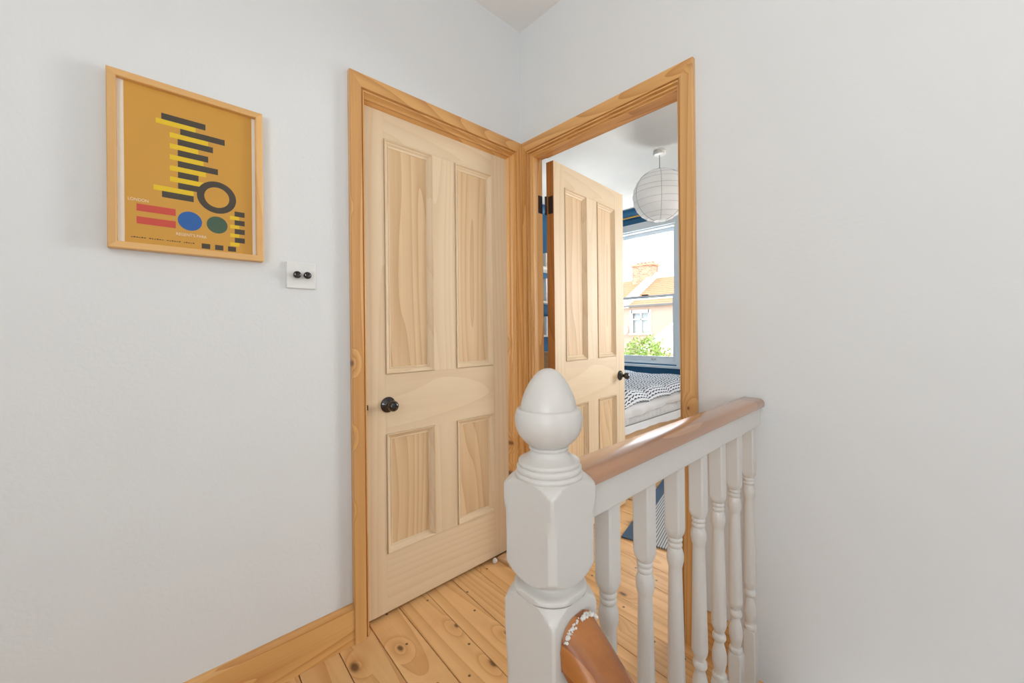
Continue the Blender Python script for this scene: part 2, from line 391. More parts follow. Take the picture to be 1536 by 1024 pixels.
# ------------------------------------------------------------------ skirtings
def skirt_prof(h=0.141, t=0.018): return [(0, 0), (t, 0), (t, h-0.012), (t-0.005, h-0.003), (t-0.009, h), (0, h)]
m = MB(); m.prism([(-u, v) for u, v in skirt_prof()], 'x', XL, -0.8815, PX); struct('baseboard_left', m)
m = MB(); m.prism([(-u, v) for u, v in skirt_prof()], 'y', -0.985, -0.8765, PY); struct('baseboard_right', m)

# ------------------------------------------------------------------ architraves
def architrave(name, P, L, R, ztop, flat, mould, prof_flat_h, prof, matv, math_):
    """P(s,h,z) -> world; s along wall, h out from wall plane; flat/mould widths for (left, head, right)"""
    mb = MB()
    sides = []
    def pts(side):
        fl_, mo = flat[side], mould[side]
        q = [(0.0, 0.0), (0.0, prof_flat_h-0.003), (0.003, prof_flat_h), (fl_*0.35, prof_flat_h), (fl_*0.37, prof_flat_h-0.0012), (fl_*0.40, prof_flat_h), (fl_, prof_flat_h)] if False else \
            [(0.0, 0.0), (0.0, prof_flat_h-0.003), (0.003, prof_flat_h), (fl_, prof_flat_h)]
        return q + [(fl_+mo*u, h) for u, h in prof]
    PL, PH, PR = pts(0), pts(1), pts(2)
    kv, kh = mb.mat(matv), mb.mat(math_)
    n = len(PL)
    def strip(A, B, k, flip=False):
        i = len(mb.v); mb.v += A + B
        for j in range(n-1): mb.f.append([i+j, i+j+1, i+n+j+1, i+n+j]); mb.m.append(k)
    left0 = [P(L+u, h, 0.0) for u, h in PL]; left1 = [P(L+PL[j][0], PL[j][1], ztop-PH[j][0]) for j in range(n)]
    hr = [P(R-PR[j][0], PR[j][1], ztop-PH[j][0]) for j in range(n)]
    hl = [P(L+PL[j][0], PH[j][1], ztop-PH[j][0]) for j in range(n)]
    r0 = [P(R-u, h, 0.0) for u, h in PR]
    strip(left0, left1, kv); strip(hl, hr, kh); strip(hr, r0, kv)
    me_o = mb.build(name)
    me_o['kind'] = 'structure'
    return me_o
profA = [(0.07, 0.011), (0.15, 0.0095), (0.24, 0.0165), (0.34, 0.0165), (0.42, 0.0060), (0.50, -0.002), (0.60, -0.006), (0.70, -0.0075), (0.72, -0.018), (1.0, -0.030), (1.0, -0.055)]
architrave('trim_4', lambda s, h, z: (s, -h, z), -0.881, -0.0115, 2.07, (0.042, 0.051, 0.041), (0.030, 0.032, 0.031), 0.022, profA, PVA, PX)
profB = [(0.05, 0.0145), (0.15, 0.0120), (0.22, 0.0200), (0.38, 0.0200), (0.46, 0.0090), (0.55, 0.0070), (0.64, 0.0135), (0.78, 0.0135), (0.86, 0.003), (1.0, 0.002), (1.0, -0.030), (0.80, -0.030), (0.80, -0.0715)]
architrave('trim_5', lambda s, h, z: (-h, -s, z), 0.0225, 0.876, 2.07, (0.030, 0.051, 0.048), (0.031, 0.031, 0.013), 0.022, profB, PVB, PY)
# back of door 2 opening: bedroom side casing (pale, seen only from inside)
m = MB(); m.box((0.0702, -0.9, 0), (0.088, -0.83, 2.0), PVB); m.box((0.0702, -0.9, 2.0), (0.088, -0.10, 2.06), PY); struct('trim_6', m)

# ------------------------------------------------------------------ doors
def knob(parent, loc, name='door_knob', sgn=-1):
    m = MB()
    m.lathe([(0.0005, 0), (0.0305, 0), (0.0312, 0.002), (0.0300, 0.005), (0.0255, 0.0065), (0.0235, 0.009), (0.017, 0.011), (0.0125, 0.0145), (0.0105, 0.020),
             (0.0100, 0.026), (0.0118, 0.031), (0.0165, 0.035), (0.0202, 0.040), (0.0212, 0.0465), (0.0200, 0.053), (0.0160, 0.0585), (0.0100, 0.0622), (0.0005, 0.0635)],
            BLACK, 40, 'y', (0, 0, 0), sgn)
    k = m.build(name, parent, loc, smooth=True, angle=60)
    k['label'] = 'glossy black ceramic knob'
    return k
def door(name, W, z0, z1, xs, zs, T, loc, rz, handed_knob):
    root_mb = MB()
    x1, x2, x3, x4 = xs; zb, zc_, zd, ze = zs    # panel openings: x1-x2, x3-x4; lower zb-zc_, upper zd-ze
    root_mb.box((0, 0, z0), (x1-0.0003, T, z1), DV); root_mb.box((x4+0.0003, 0, z0), (W, T, z1), DV)
    for a_, b_ in ((z0, zb), (zc_, zd), (ze, z1)): root_mb.box((x1, 0.0002, a_), (x4, T-0.0002, b_), DH)
    root_mb.box((x2, 0.0004, zb+0.0003), (x3, T-0.0004, zc_-0.0003), DV); root_mb.box((x2, 0.0004, zd+0.0003), (x3, T-0.0004, ze-0.0003), DV)
    root = struct(name, root_mb, loc=loc); root.rotation_euler = (0, 0, rz)
    prof = [(0.0002, 0.004), (0.0018, 0.004), (0.0022, -0.0030), (0.004, -0.0045), (0.007, -0.002), (0.0085, 0.002), (0.013, 0.0045), (0.018, 0.0095), (0.0215, 0.0115), (0.023, 0.0095), (0.0265, 0.0105), (0.028, 0.0145)]
    for (a_, b_) in ((x1, x2), (x3, x4)):
        for (c_, d_) in ((zb, zc_), (zd, ze)):
            p = MB(); p.box((a_+0.001, 0.0135, c_+0.001), (b_-0.001, T-0.0135, d_-0.001), DPAN); p.build('panel', root)
            for side in (0, 1):
                q = MB()
                for (seg_, mt) in ((0, DH), (1, DV), (2, DH), (3, DV)):
                    def ring(corner):
                        out = []
                        for u, h in prof:
                            X = a_+u if corner in (0, 3) else b_-u
                            Z = c_+u if corner in (0, 1) else d_-u
                            out.append((X, h if side == 0 else T-h, Z))
                        return out
                    q.rings([ring(seg_), ring((seg_+1) % 4)], mt, closed=False, cap=False)
                q.build('panel_moulding', root)
    knob(root, (handed_knob, 0.0, 0.833)); knob(root, (handed_knob, T, 0.833), sgn=1)
    return root
dA = door('door_1', 0.758, 0.018, 1.989, (0.106, 0.329, 0.443, 0.661), (0.244, 0.717, 0.952, 1.884), 0.036, (-0.838, 0.0302, 0), 0.0, 0.114)
m = MB(); m.box((0.030, -0.0008, 0.822), (0.0345, 0.0002, 0.842), IRON); lp = m.build('latch_plate', dA, bevel=0.0005)
angB = math.atan2(0.046, 0.725)
dB = door('door_2', 0.726, 0.012, 1.986, (0.093, 0.303, 0.412, 0.622), (0.245, 0.719, 0.955, 1.871), 0.046, (0.1, -0.129, 0), angB, 0.668)
# hinges: a leaf on the lining, a leaf on the door edge, a barrel between them
for zc_ in (1.762, 0.22):
    h = MB(); h.box((-0.0015, 0.004, zc_-0.045), (0.0, 0.034, zc_+0.045), IRON)
    h.tube([(-0.006, 0.046, zc_-0.047), (-0.006, 0.046, zc_+0.047)], 0.006, IRON)
    o = h.build('hinge', dB)
    h = MB(); h.box((0.040, -0.0785, zc_-0.045), (0.0705, -0.077, zc_+0.045), IRON); struct('trim_7' if zc_ > 1.5 else 'trim_8', h)
m = MB(); m.box((-0.0008, 0.0004, 0.0125), (-0.0001, 0.0456, 1.9855), PVE); m.build('hinge_edge', dB)
# small things at the bottom hinge corner of door 1
wd = MB(); wd.prism([(-0.162, -0.060), (-0.030, -0.060), (-0.030, 0.024), (-0.170, 0.024)], 'z', 0.0, 0.016, BEDPINE)
struct('trim_9', wd, bevel=0.002)
ds = MB(); ds.lathe([(0.0005, 0), (0.008, 0.0), (0.011, 0.004), (0.0115, 0.014), (0.009, 0.020), (0.0005, 0.022)], RUBBER, 24)
o = ds.build('door_stop', loc=(-0.196, 0.012, 0.0005), smooth=True, angle=60)
tag(o, 'small white rubber door stop on the floor at the foot of the closed door', 'door stop')

# ------------------------------------------------------------------ windows
def sash_window(name, y0, y1, z0, z1, x, rear=False, catch=True):
    root = empty(name, (x, (y0+y1)/2, z0)); root['kind'] = 'structure'
    X = lambda v: v
    w_ = y1-y0; h_ = z1-z0; hy = w_/2
    f = MB()   # lining + casing projecting into the room (-x)
    f.box((0.0, -hy, 0), (0.14, -hy+0.05, h_), SASH); f.box((0.0, hy-0.05, 0), (0.14, hy, h_), SASH); f.box((0.0, -hy+0.05, h_-0.05), (0.14, hy-0.05, h_), SASH); f.box((0.0, -hy+0.05, 0), (0.14, hy-0.05, 0.025), SASH)
    f.box((-0.022, -hy-0.06, -0.02), (0.0, -hy+0.03, h_+0.06), SASH); f.box((-0.022, hy-0.03, -0.02), (0.0, hy+0.06, h_+0.06), SASH); f.box((-0.022, -hy+0.03, h_-0.03), (0.0, hy-0.03, h_+0.06), SASH)
    f.build('window_frame', root, bevel=0.003)
    s = MB(); s.box((-0.06, -hy-0.09, -0.045), (0.0, hy+0.09, -0.015), SASH); s.build('window_sill', root, bevel=0.006)
    mid = h_*0.485
    for nm, a_, b_, xo in (('lower_sash', 0.025, mid+0.02, 0.035), ('upper_sash', mid-0.02, h_-0.05, 0.075)):
        q = MB(); i0, i1 = -hy+0.05, hy-0.05; st = 0.045; bt = 0.065 if nm == 'lower_sash' else 0.035; tp = 0.035 if nm == 'lower_sash' else 0.05
        q.box((xo, i0, a_), (xo+0.04, i0+st, b_), SASH); q.box((xo, i1-st, a_), (xo+0.04, i1, b_), SASH)
        q.box((xo, i0+st, a_), (xo+0.04, i1-st, a_+bt), SASH); q.box((xo, i0+st, b_-tp), (xo+0.04, i1-st, b_), SASH)
        so = q.build(nm, root, bevel=0.003)
        g = MB(); g.box((xo+0.018, i0+st, a_+bt), (xo+0.022, i1-st, b_-tp), GLASS); g.build('pane', so)
    if catch:
        c = MB(); c.box((0.018, -0.25-0.03, 0.045), (0.034, -0.25+0.03, 0.062), CHROME); c.lathe([(0.0005, 0), (0.011, 0), (0.009, 0.012), (0.0005, 0.014)], CHROME, 16, 'x', (0.018, -0.25, 0.053), -1)
        c.build('sash_lift', root, bevel=0.002)
        c = MB(); c.box((0.015, -0.18, mid+0.021), (0.05, -0.10, mid+0.034), IRON); c.build('sash_catch', root, bevel=0.002)
    return root
sash_window('window_1', WY[0][0], WY[0][1], 0.70, 2.42, 3.2)
sash_window('window_2', WY[1][0], WY[1][1], 0.70, 2.42, 3.2)
def plain_window(name, axis, a, b, c, d, t0, t1):
    root = empty(name, (0, 0, 0)); root['kind'] = 'structure'
    f = MB(); g = MB()
    def bx(mb, u0, u1, z0, z1, s0, s1, mt):
        mb.box((s0, u0, z0), (s1, u1, z1), mt) if axis == 'x' else mb.box((u0, s0, z0), (u1, s1, z1), mt)
    for u0, u1, z0, z1 in ((a, a+0.05, c, d), (b-0.05, b, c, d), (a+0.05, b-0.05, c, c+0.05), (a+0.05, b-0.05, d-0.05, d), ((a+b)/2-0.03, (a+b)/2+0.03, c+0.05, d-0.05)):
        bx(f, u0, u1, z0, z1, t0, t1, PAINT)
    f.build('window_frame', root); bx(g, a+0.05, b-0.05, c+0.05, d-0.05, (t0+t1)/2-0.052, (t0+t1)/2-0.048, GLASS); 
    g.build('pane', root)
plain_window('added_fill_window', 'x', -3.35, -1.85, 0.7, 2.3, XL-0.11, XL-0.06)  # unseen window behind the camera, added to let in fill light

# ------------------------------------------------------------------ turned posts
def post(mb, cx, cy, half, prof, m, seg=64, cham=None):
    """prof: list of (z, r); cross-section = circle r clipped to the square (and chamfer)"""
    rings = []
    for z, r in prof:
        ch = cham(z) if cham else 9
        ring = []
        for t in range(seg):
            a_ = 2*math.pi*(t+0.5)/seg
            c_, s_ = abs(math.cos(a_)), abs(math.sin(a_))
            d_ = min(half/max(c_, 1e-6), half/max(s_, 1e-6), ch/((c_+s_)/math.sqrt(2)), r)
            ring.append((cx+d_*math.cos(a_), cy+d_*math.sin(a_), z))
        rings.append(ring)
    return mb.rings(rings, m)
def smoothline(pts, n=6):
    """catmull-rom through (z,r)"""
    out = []
    for i in range(len(pts)-1):
        p0 = pts[max(i-1, 0)]; p1 = pts[i]; p2 = pts[i+1]; p3 = pts[min(i+2, len(pts)-1)]
        for k in range(n):
            t = k/n
            out.append(tuple(0.5*((2*p1[j])+(-p0[j]+p2[j])*t+(2*p0[j]-5*p1[j]+4*p2[j]-p3[j])*t*t+(-p0[j]+3*p1[j]-3*p2[j]+p3[j])*t**3) for j in (0, 1)))
    out.append(pts[-1]); return out
NX, NY, NH = -0.973, -1.043, 0.0505
def newel_cham(z):
    full, cut = 0.0715, 0.0662
    if z > 0.872 or z < -0.2: return full
    if 0.72 < z < 0.77: return full
    if z > 0.845: return cut+(full-cut)*(z-0.845)/0.027
    if z > 0.73: return cut
    if z > 0.60: return cut+(full-cut)*((z-0.60)/0.13)
    return cut
prof = [(-0.42, 0.072)] + [(z/100, 0.072) for z in range(-40, 60, 8)] + [(0.60+0.01*k, 0.072) for k in range(8)] + [(0.680, 0.072), (0.690, 0.072), (0.700, 0.0716)]
prof += smoothline([(0.705, 0.0705), (0.715, 0.067), (0.724, 0.061), (0.731, 0.0535)], 4)
prof += smoothline([(0.7305, 0.0510), (0.7335, 0.0545), (0.738, 0.0540), (0.741, 0.0490)], 3)
prof += smoothline([(0.742, 0.0450), (0.7455, 0.0405), (0.750, 0.0400), (0.753, 0.0430)], 3)
prof += smoothline([(0.7535, 0.048), (0.760, 0.0570), (0.768, 0.0645), (0.777, 0.0690), (0.786, 0.0712)], 4)
prof += [(0.80, 0.072), (0.83, 0.072), (0.845, 0.072), (0.855, 0.072), (0.865, 0.072), (0.872, 0.072), (0.878, 0.072)]
prof += smoothline([(0.882, 0.0710), (0.889, 0.0675), (0.896, 0.0600), (0.9000, 0.0530)], 4)
nw = MB(); post(nw, 0, 0, NH, prof, PAINT, 96, newel_cham)
n_root = empty('newel_post', (NX, NY, 0))
tag(n_root, 'white painted newel post with acorn finial at the end of the landing rail', 'newel post')
nw.build('post', n_root, smooth=True, angle=28)
fin = []
fin += smoothline([(0.8990, 0.0500), (0.9015, 0.0512), (0.9045, 0.0512), (0.9065, 0.0490)], 3)
fin += smoothline([(0.9070, 0.0478), (0.9095, 0.0492), (0.9135, 0.0492), (0.9160, 0.0470)], 3)
fin += smoothline([(0.9165, 0.0455), (0.9195, 0.0468), (0.9225, 0.0462), (0.9240, 0.0440)], 3)
fin += smoothline([(0.9245, 0.0425), (0.9270, 0.0370), (0.9310, 0.0315), (0.9360, 0.0285), (0.9385, 0.0282)], 4)
fin += smoothline([(0.9390, 0.0292), (0.9405, 0.0300), (0.9425, 0.0300), (0.9440, 0.0285)], 3)
fin += smoothline([(0.9445, 0.0275), (0.9490, 0.0345), (0.9590, 0.0440), (0.9720, 0.0500), (0.9860, 0.0514), (0.9970, 0.0492), (1.0005, 0.0468)], 6)
fin += smoothline([(1.0010, 0.0425), (1.0100, 0.0412), (1.0240, 0.0366), (1.0370, 0.0300), (1.0480, 0.0225), (1.0560, 0.0145), (1.0600, 0.0060), (1.0606, 0.0006)], 7)
f = MB(); f.lathe([(r, z) for z, r in fin], PAINT, 96); f.build('finial', n_root, smooth=True, angle=40)

# balusters
bal = empty('landing_balustrade', (0, -1.045, 0))
tag(bal, 'white turned balustrade with brown varnished handrail running from newel post to wall', 'balustrade')
def bal_prof():
    p = [(0.0, 0.03), (0.10, 0.03), (0.168, 0.03), (0.176, 0.0240), (0.184, 0.0200)]
    p += smoothline([(0.185, 0.0165), (0.190, 0.0182), (0.196, 0.0178), (0.200, 0.0155)], 3)
    p += smoothline([(0.201, 0.0135), (0.208, 0.0135), (0.218, 0.0155), (0.235, 0.0182), (0.250, 0.0180), (0.266, 0.0150), (0.280, 0.0115), (0.287, 0.0110)], 4)
    p += smoothline([(0.288, 0.0140), (0.293, 0.0165), (0.300, 0.0165), (0.306, 0.0140)], 3)
    p += smoothline([(0.307, 0.0125), (0.311, 0.0120), (0.318, 0.0150), (0.330, 0.0188)], 4)
    p += [(0.332, 0.0188), (0.45, 0.0168), (0.58, 0.0142)]
    p += smoothline([(0.588, 0.0140), (0.598, 0.0165), (0.610, 0.0182), (0.622, 0.0172), (0.632, 0.0142)], 4)
    p += smoothline([(0.633, 0.0130), (0.637, 0.0152), (0.641, 0.0152), (0.644, 0.0132)], 3)
    p += smoothline([(0.645, 0.0130), (0.649, 0.0156), (0.653, 0.0156), (0.656, 0.0140)], 3)
    p += [(0.657, 0.0150), (0.665, 0.0195), (0.674, 0.0228), (0.684, 0.03), (0.80, 0.03), (0.816, 0.03)]
    return p
bm_ = MB(); post(bm_, 0, 0, 0.0172, bal_prof(), PAINT, 32)
b0 = bm_.build('baluster', bal, smooth=True, angle=30)
xs_ = [-0.047, -0.177, -0.304, -0.430, -0.558, -0.692, -0.822]
b0.location = (xs_[0], 0, 0)
for x_ in xs_[1:]:
    c_ = b0.copy(); COL.objects.link(c_); c_.parent = bal; c_.location = (x_, 0, 0)
# sub rail and cap
XE = NX+NH+0.0005
m = MB(); m.box((XE, -0.023, 0.814), (-0.004, 0.023, 0.873), PAINT); m.build('base_rail', bal, bevel=0.003)
cap = [(-0.033, 0.873), (-0.0345, 0.880), (-0.034, 0.887), (-0.031, 0.893), (-0.026, 0.8965), (-0.022, 0.8984), (0, 0.8986), (0.022, 0.8984), (0.026, 0.8965), (0.031, 0.893), (0.034, 0.887), (0.0345, 0.880), (0.033, 0.873)]
m = MB(); m.prism(cap, 'x', XE, -0.006, RAILW)
h_ = m.build('handrail', bal, smooth=True, angle=50); h_['label'] = 'brown varnished handrail cap'
# paint-chipped end at wall: small plaster patch
# stair handrail going down from the newel
sr = empty('stair_handrail', (NX, NY-NH-0.001, 0.69))
tag(sr, 'worn brown varnished stair handrail dropping steeply from the newel post', 'handrail')
sec = [(-0.036, -0.030), (-0.038, -0.010), (-0.035, 0.004), (-0.026, 0.013), (-0.012, 0.018), (0.012, 0.018), (0.026, 0.013), (0.035, 0.004), (0.038, -0.010), (0.036, -0.030)]
sl = math.radians(40)
rr = []
for t in [0.0, 0.02, 0.05, 0.1, 0.2, 0.4, 0.7, 1.0, 1.3]:
    cy_, cz_ = -t*math.cos(sl), -t*math.sin(sl)
    rr.append([(u, min(0.0, cy_+(0 if t == 0 else -v*math.sin(sl))), cz_+v*(1.0/math.cos(sl) if t == 0 else math.cos(sl))) for u, v in sec])
m = MB(); m.rings(rr, RAILY); r_ = m.build('rail', sr, smooth=True, angle=50)
m = MB()
rr = []
for t in (0.0, 1.3):
    cy_, cz_ = -t*math.cos(sl), -t*math.sin(sl)-0.05
    rr.append([(u, cy_, cz_+v) for u, v in ((-0.022, 0.012), (0.022, 0.012), (0.022, -0.045), (-0.022, -0.045))])
m.rings(rr, PAINT); m.build('under_rail', sr)
# crumbled white filler where the rail meets the newel
m = MB()
for k in range(90):
    u = random.uniform(-0.036, 0.036)
    z_ = 0.022-0.016*(abs(u)/0.036)**2.5
    rr_ = random.uniform(0.0008, 0.0023)
    m.lathe([(0.0004, -rr_), (rr_*0.8, -rr_*0.6), (rr_, 0), (rr_*0.7, rr_*0.7), (0.0004, rr_)], STONE, 8, 'z', (u, -0.005-random.uniform(0, 0.006), z_+random.uniform(-0.004, 0.001)))
m.build('paint_crust', sr, smooth=True)

# ------------------------------------------------------------------ framed poster
PXA, PXB, PZA, PZB = -1.4924, -1.1536, 1.3417, 1.7991
pic = empty('framed_poster', ((PXA+PXB)/2, -0.001, PZA))
tag(pic, 'pine framed mustard poster of black and yellow bands hanging on the white wall', 'picture')
pw, ph = (PXB-PXA)/2, PZB-PZA
def frame_ring(mb, pr, matv, math_):
    def cn(k, u, h):
        X = -pw+u if k in (0, 3) else pw-u; Z = u if k in (0, 1) else ph-u
        return (X, -h, Z)
    for k in range(4):
        mb.rings([[cn(k, u, h) for u, h in pr], [cn((k+1) % 4, u, h) for u, h in pr]], math_ if k in (0, 2) else matv, closed=True, cap=False)
FW = wood('pale_ash_frame_upright', srgb(228, 182, 118), srgb(196, 140, 76), 'z', 0.35, 6, 4, 0, 0.4)
FH = wood('pale_ash_frame_across', srgb(228, 182, 118), srgb(196, 140, 76), 'x', 0.35, 6, 4, 0, 0.4)
m = MB(); frame_ring(m, [(0, 0), (0, 0.0275), (0.002, 0.029), (0.015, 0.029), (0.0175, 0.0275), (0.0185, 0.019), (0.0185, 0.0)], FW, FH); m.build('frame', pic)
m = MB(); m.box((-pw+0.0175, -0.0152, 0.0175), (pw-0.0175, -0.004, ph-0.0175), plain('white_backing_card', srgb(232, 222, 208), 0.7)); m.build('backing_card', pic)
MUST = plain('mustard_print', srgb(206, 152, 62), 0.6, var=0.05); INK = plain('black_print', srgb(70, 62, 52), 0.6); YEL = plain('yellow_print', srgb(228, 192, 34), 0.6)
RED = plain('red_print', srgb(200, 76, 62), 0.6); BLU = plain('blue_print', srgb(40, 94, 164), 0.6); GRN = plain('green_print', srgb(66, 92, 72), 0.6); CRM = plain('cream_print', srgb(236, 218, 192), 0.6)
pr_root = MB()
px0, px1, pz0, pz1 = -pw+0.0315, pw-0.027, 0.0178, ph-0.0178
PW_, PH_ = px1-px0, pz1-pz0
pr_root.box((px0, -0.0158, pz0), (px1, -0.0152, pz1), MUST)
def flat(poly, m, lift):
    i = len(pr_root.v); k = pr_root.mat(m)
    pr_root.v += [(px0+u*PW_, -0.0158-lift*0.00012, pz0+v*PH_) for u, v in poly]
    pr_root.f.append(list(range(i, i+len(poly)))); pr_root.m.append(k)
def rct(u0, u1, v0, v1, m, lift=1): flat([(u0, v0), (u1, v0), (u1, v1), (u0, v1)], m, lift)
def disc(cu, cv, r, m, lift, a0=0, a1=360, n=48, r2=0.0):
    asp = PW_/PH_
    pts = [(cu+r*math.cos(math.radians(a0+(a1-a0)*t/n)), cv+r*asp*math.sin(math.radians(a0+(a1-a0)*t/n))) for t in range(n if a1-a0 == 360 else n+1)]
    if not r2: flat(pts, m, lift); return
    for t in range(n):
        q = [math.radians(a0+(a1-a0)*s/n) for s in (t, t+1)]
        flat([(cu+rr*math.cos(a), cv+rr*asp*math.sin(a)) for rr, a in ((r, q[0]), (r, q[1]), (r2, q[1]), (r2, q[0]))], m, lift)
# an even ladder of dark and yellow bands, one ring, two bars, two discs
rows = [(0.26, 0.60, INK), (0.22, 0.52, YEL), (0.40, 0.76, INK), (0.32, 0.62, YEL), (0.38, 0.66, INK), (0.32, 0.54, YEL), (0.38, 0.62, INK), (0.32, 0.58, YEL), (0.38, 0.70, INK), (0.32, 0.60, YEL), (0.38, 0.54, INK), (0.32, 0.62, YEL), (0.38, 0.56, INK), (0.20, 0.50, YEL), (0.26, 0.50, INK)]
vv = 0.86
for u0, u1, mt in rows:
    hh = 0.040 if mt is INK else 0.032
    rct(u0, u1, vv-hh, vv, mt, 1); vv -= hh
disc(0.69, 0.375, 0.165, INK, 2, r2=0.105)
rct(0.08, 0.36, 0.205, 0.25, RED, 1); rct(0.08, 0.36, 0.125, 0.17, RED, 1)
disc(0.47, 0.185, 0.095, BLU, 2); disc(0.69, 0.185, 0.088, GRN, 2)
for k in range(4):
    rct(0.84, 0.93, 0.30-0.062*k-0.036, 0.30-0.062*k, INK, 1); rct(0.80, 0.88, 0.30-0.062*k-0.062, 0.30-0.062*k-0.036, YEL, 1)
for k in range(3): rct(0.56+0.11*k, 0.63+0.11*k, 0.012, 0.046, INK, 1)
pr_root.build('poster_print', pic)
def text(body, size, loc, rot, mat, parent, name, ex=0.0002, width=None):
    cu = bpy.data.curves.new(name, 'FONT'); cu.body = body; cu.size = size; cu.extrude = ex
    to = bpy.data.objects.new(name, cu); COL.objects.link(to); bpy.context.view_layer.update()
    me = bpy.data.meshes.new_from_object(to.evaluated_get(bpy.context.evaluated_depsgraph_get()))
    bpy.data.objects.remove(to)
    me.materials.clear(); me.materials.append(mat)
    o = bpy.data.objects.new(name, me); COL.objects.link(o); o.parent = parent; o.location = loc; o.rotation_euler = rot
    if width:
        w0 = max(v.co.x for v in me.vertices)-min(v.co.x for v in me.vertices)
        for v in me.vertices: v.co.x *= width/w0
    return o
R90 = (math.pi/2, 0, 0)
text('LONDON', 0.011, (px0+0.02*PW_, -0.0162, pz0+0.265*PH_), R90, CRM, pic, 'lettering', width=0.14*PW_)
text("REGENT'S PARK", 0.011, (px0+0.36*PW_, -0.0162, pz0+0.082*PH_), R90, CRM, pic, 'lettering', width=0.24*PW_)
m = MB()   # hair-fine imprint line, too small to read
for k in range(26):
    u = 0.04+0.018*k
    if k % 7 != 6: m.box((px0+u*PW_, -0.0161, pz0+0.036*PH_), (px0+(u+0.012)*PW_, -0.0159, pz0+(0.040+0.003*((k*5) % 3)/2)*PH_), INK)
m.build('imprint_line', pic)

# ------------------------------------------------------------------ light switch
sw = empty('light_switch', (-1.042, -0.0005, 1.311))
tag(sw, 'white square light switch with two black round knobs on the white wall', 'light switch')
m = MB(); m.box((-0.0445, -0.0075, -0.0435), (0.0445, 0.0, 0.0435), WHITEP); m.build('switch_plate', sw, bevel=0.0025, segs=3)
for dx in (-0.0155, 0.0155):
    m = MB(); m.lathe([(0.0005, 0), (0.0095, 0), (0.0095, 0.003), (0.0085, 0.004), (0.0085, 0.008), (0.0115, 0.010), (0.0120, 0.014), (0.0105, 0.018), (0.0085, 0.0190), (0.006, 0.0175), (0.0005, 0.0172)], BLACK, 32, 'y', (0, 0, 0), -1)
    k = m.build('switch_knob', sw, (dx, -0.0075, 0.0), smooth=True, angle=50); k['label'] = 'round black switch knob'

# ------------------------------------------------------------------ paper lantern
LX, LY, LZ, LR = 1.833, 0.165, 2.274, 0.226
lan = empty('pendant_light', (LX, LY, ZC))
tag(lan, 'round white paper lantern hanging from the bedroom ceiling in front of the window', 'ceiling light')
m = MB(); m.lathe([(0.0005, 0), (0.05, 0), (0.051, -0.008), (0.049, -0.028), (0.044, -0.031), (0.0005, -0.031)], WHITEP, 40); m.build('ceiling_rose', lan, smooth=True, angle=40)
m = MB(); m.tube([(0, 0, -0.031), (0, 0, LZ-ZC+LR-0.03)], 0.0028, CABLE, 8); m.build('flex', lan)
m = MB(); rr = []
nz, ns = 66, 96
for i in range(nz+1):
    th = math.radians(14)+ (math.pi-math.radians(28))*i/nz
    ring = []
    for s in range(ns):
        a_ = 2*math.pi*s/ns
        rib = (i*10/nz) % 1.0
        sc = LR*(1-0.014*math.sin(math.pi*rib)) * (1+0.004*math.sin(5*a_+i*0.7))
        ring.append((sc*math.sin(th)*math.cos(a_), sc*math.sin(th)*math.sin(a_), LZ-ZC+sc*0.985*math.cos(th)))
    rr.append(ring)
m.rings(rr, PAPER, cap=False); sh = m.build('lamp_shade', lan, smooth=True, angle=80); sh['label'] = 'ribbed white paper globe'
RIB = plain('grey_bamboo_rib', srgb(178, 178, 182), 0.7)
m = MB()
for k in range(11):
    th = math.radians(14)+(math.pi-math.radians(28))*k/10; off = 0.10*math.sin(k*2.1)
    ring = []
    for s in range(49):
        a_ = 2*math.pi*s/48; t2 = th+off*math.sin(a_+k)*0.5
        ring.append(((LR+0.0006)*math.sin(t2)*math.cos(a_), (LR+0.0006)*math.sin(t2)*math.sin(a_), LZ-ZC+(LR+0.0006)*0.985*math.cos(t2)))
    m.tube(ring, 0.0012, RIB, 5)
m.build('rib', lan)
m = MB()
for k in range(6):   # vertical glued seams
    a_ = 2*math.pi*k/6+0.52
    pts = [((LR+0.0002)*math.sin(th)*math.cos(a_), (LR+0.0002)*math.sin(th)*math.sin(a_), LZ-ZC+(LR+0.0002)*0.985*math.cos(th)) for th in [math.radians(14+152*i/24) for i in range(25)]]
    m.tube(pts, 0.0022, RIB, 5)
m.build('seam', lan)
m = MB(); m.lathe([(0.0005, 0.0), (0.018, 0.0), (0.020, 0.05), (0.012, 0.07), (0.0005, 0.07)], WHITEP, 20, 'z', (0, 0, LZ-ZC+LR-0.09)); m.lathe([(0.0005, -0.10), (0.02, -0.09), (0.03, -0.06), (0.02, -0.02), (0.0005, 0.0)], WHITEP, 20, 'z', (0, 0, LZ-ZC+LR-0.09)); m.build('bulb', lan, smooth=True)

# curtain pole
cp = empty('curtain_pole', (3.10, 0.6, 2.55)); tag(cp, 'thin brass curtain pole across the blue wall above the bedroom window', 'curtain pole')
m = MB(); m.tube([(0, -0.55, 0), (0, 1.22, 0)], 0.009, BRASS, 12); m.build('pole', cp, smooth=True)
for yy in (-0.5, 1.15):
    m = MB(); m.tube([(0.0, yy, 0), (0.098, yy, 0)], 0.006, BRASS, 8); m.lathe([(0.0005, 0), (0.02, 0), (0.018, 0.006), (0.0005, 0.006)], BRASS, 20, 'x', (0.1, yy, 0), -1); m.build('bracket', cp)

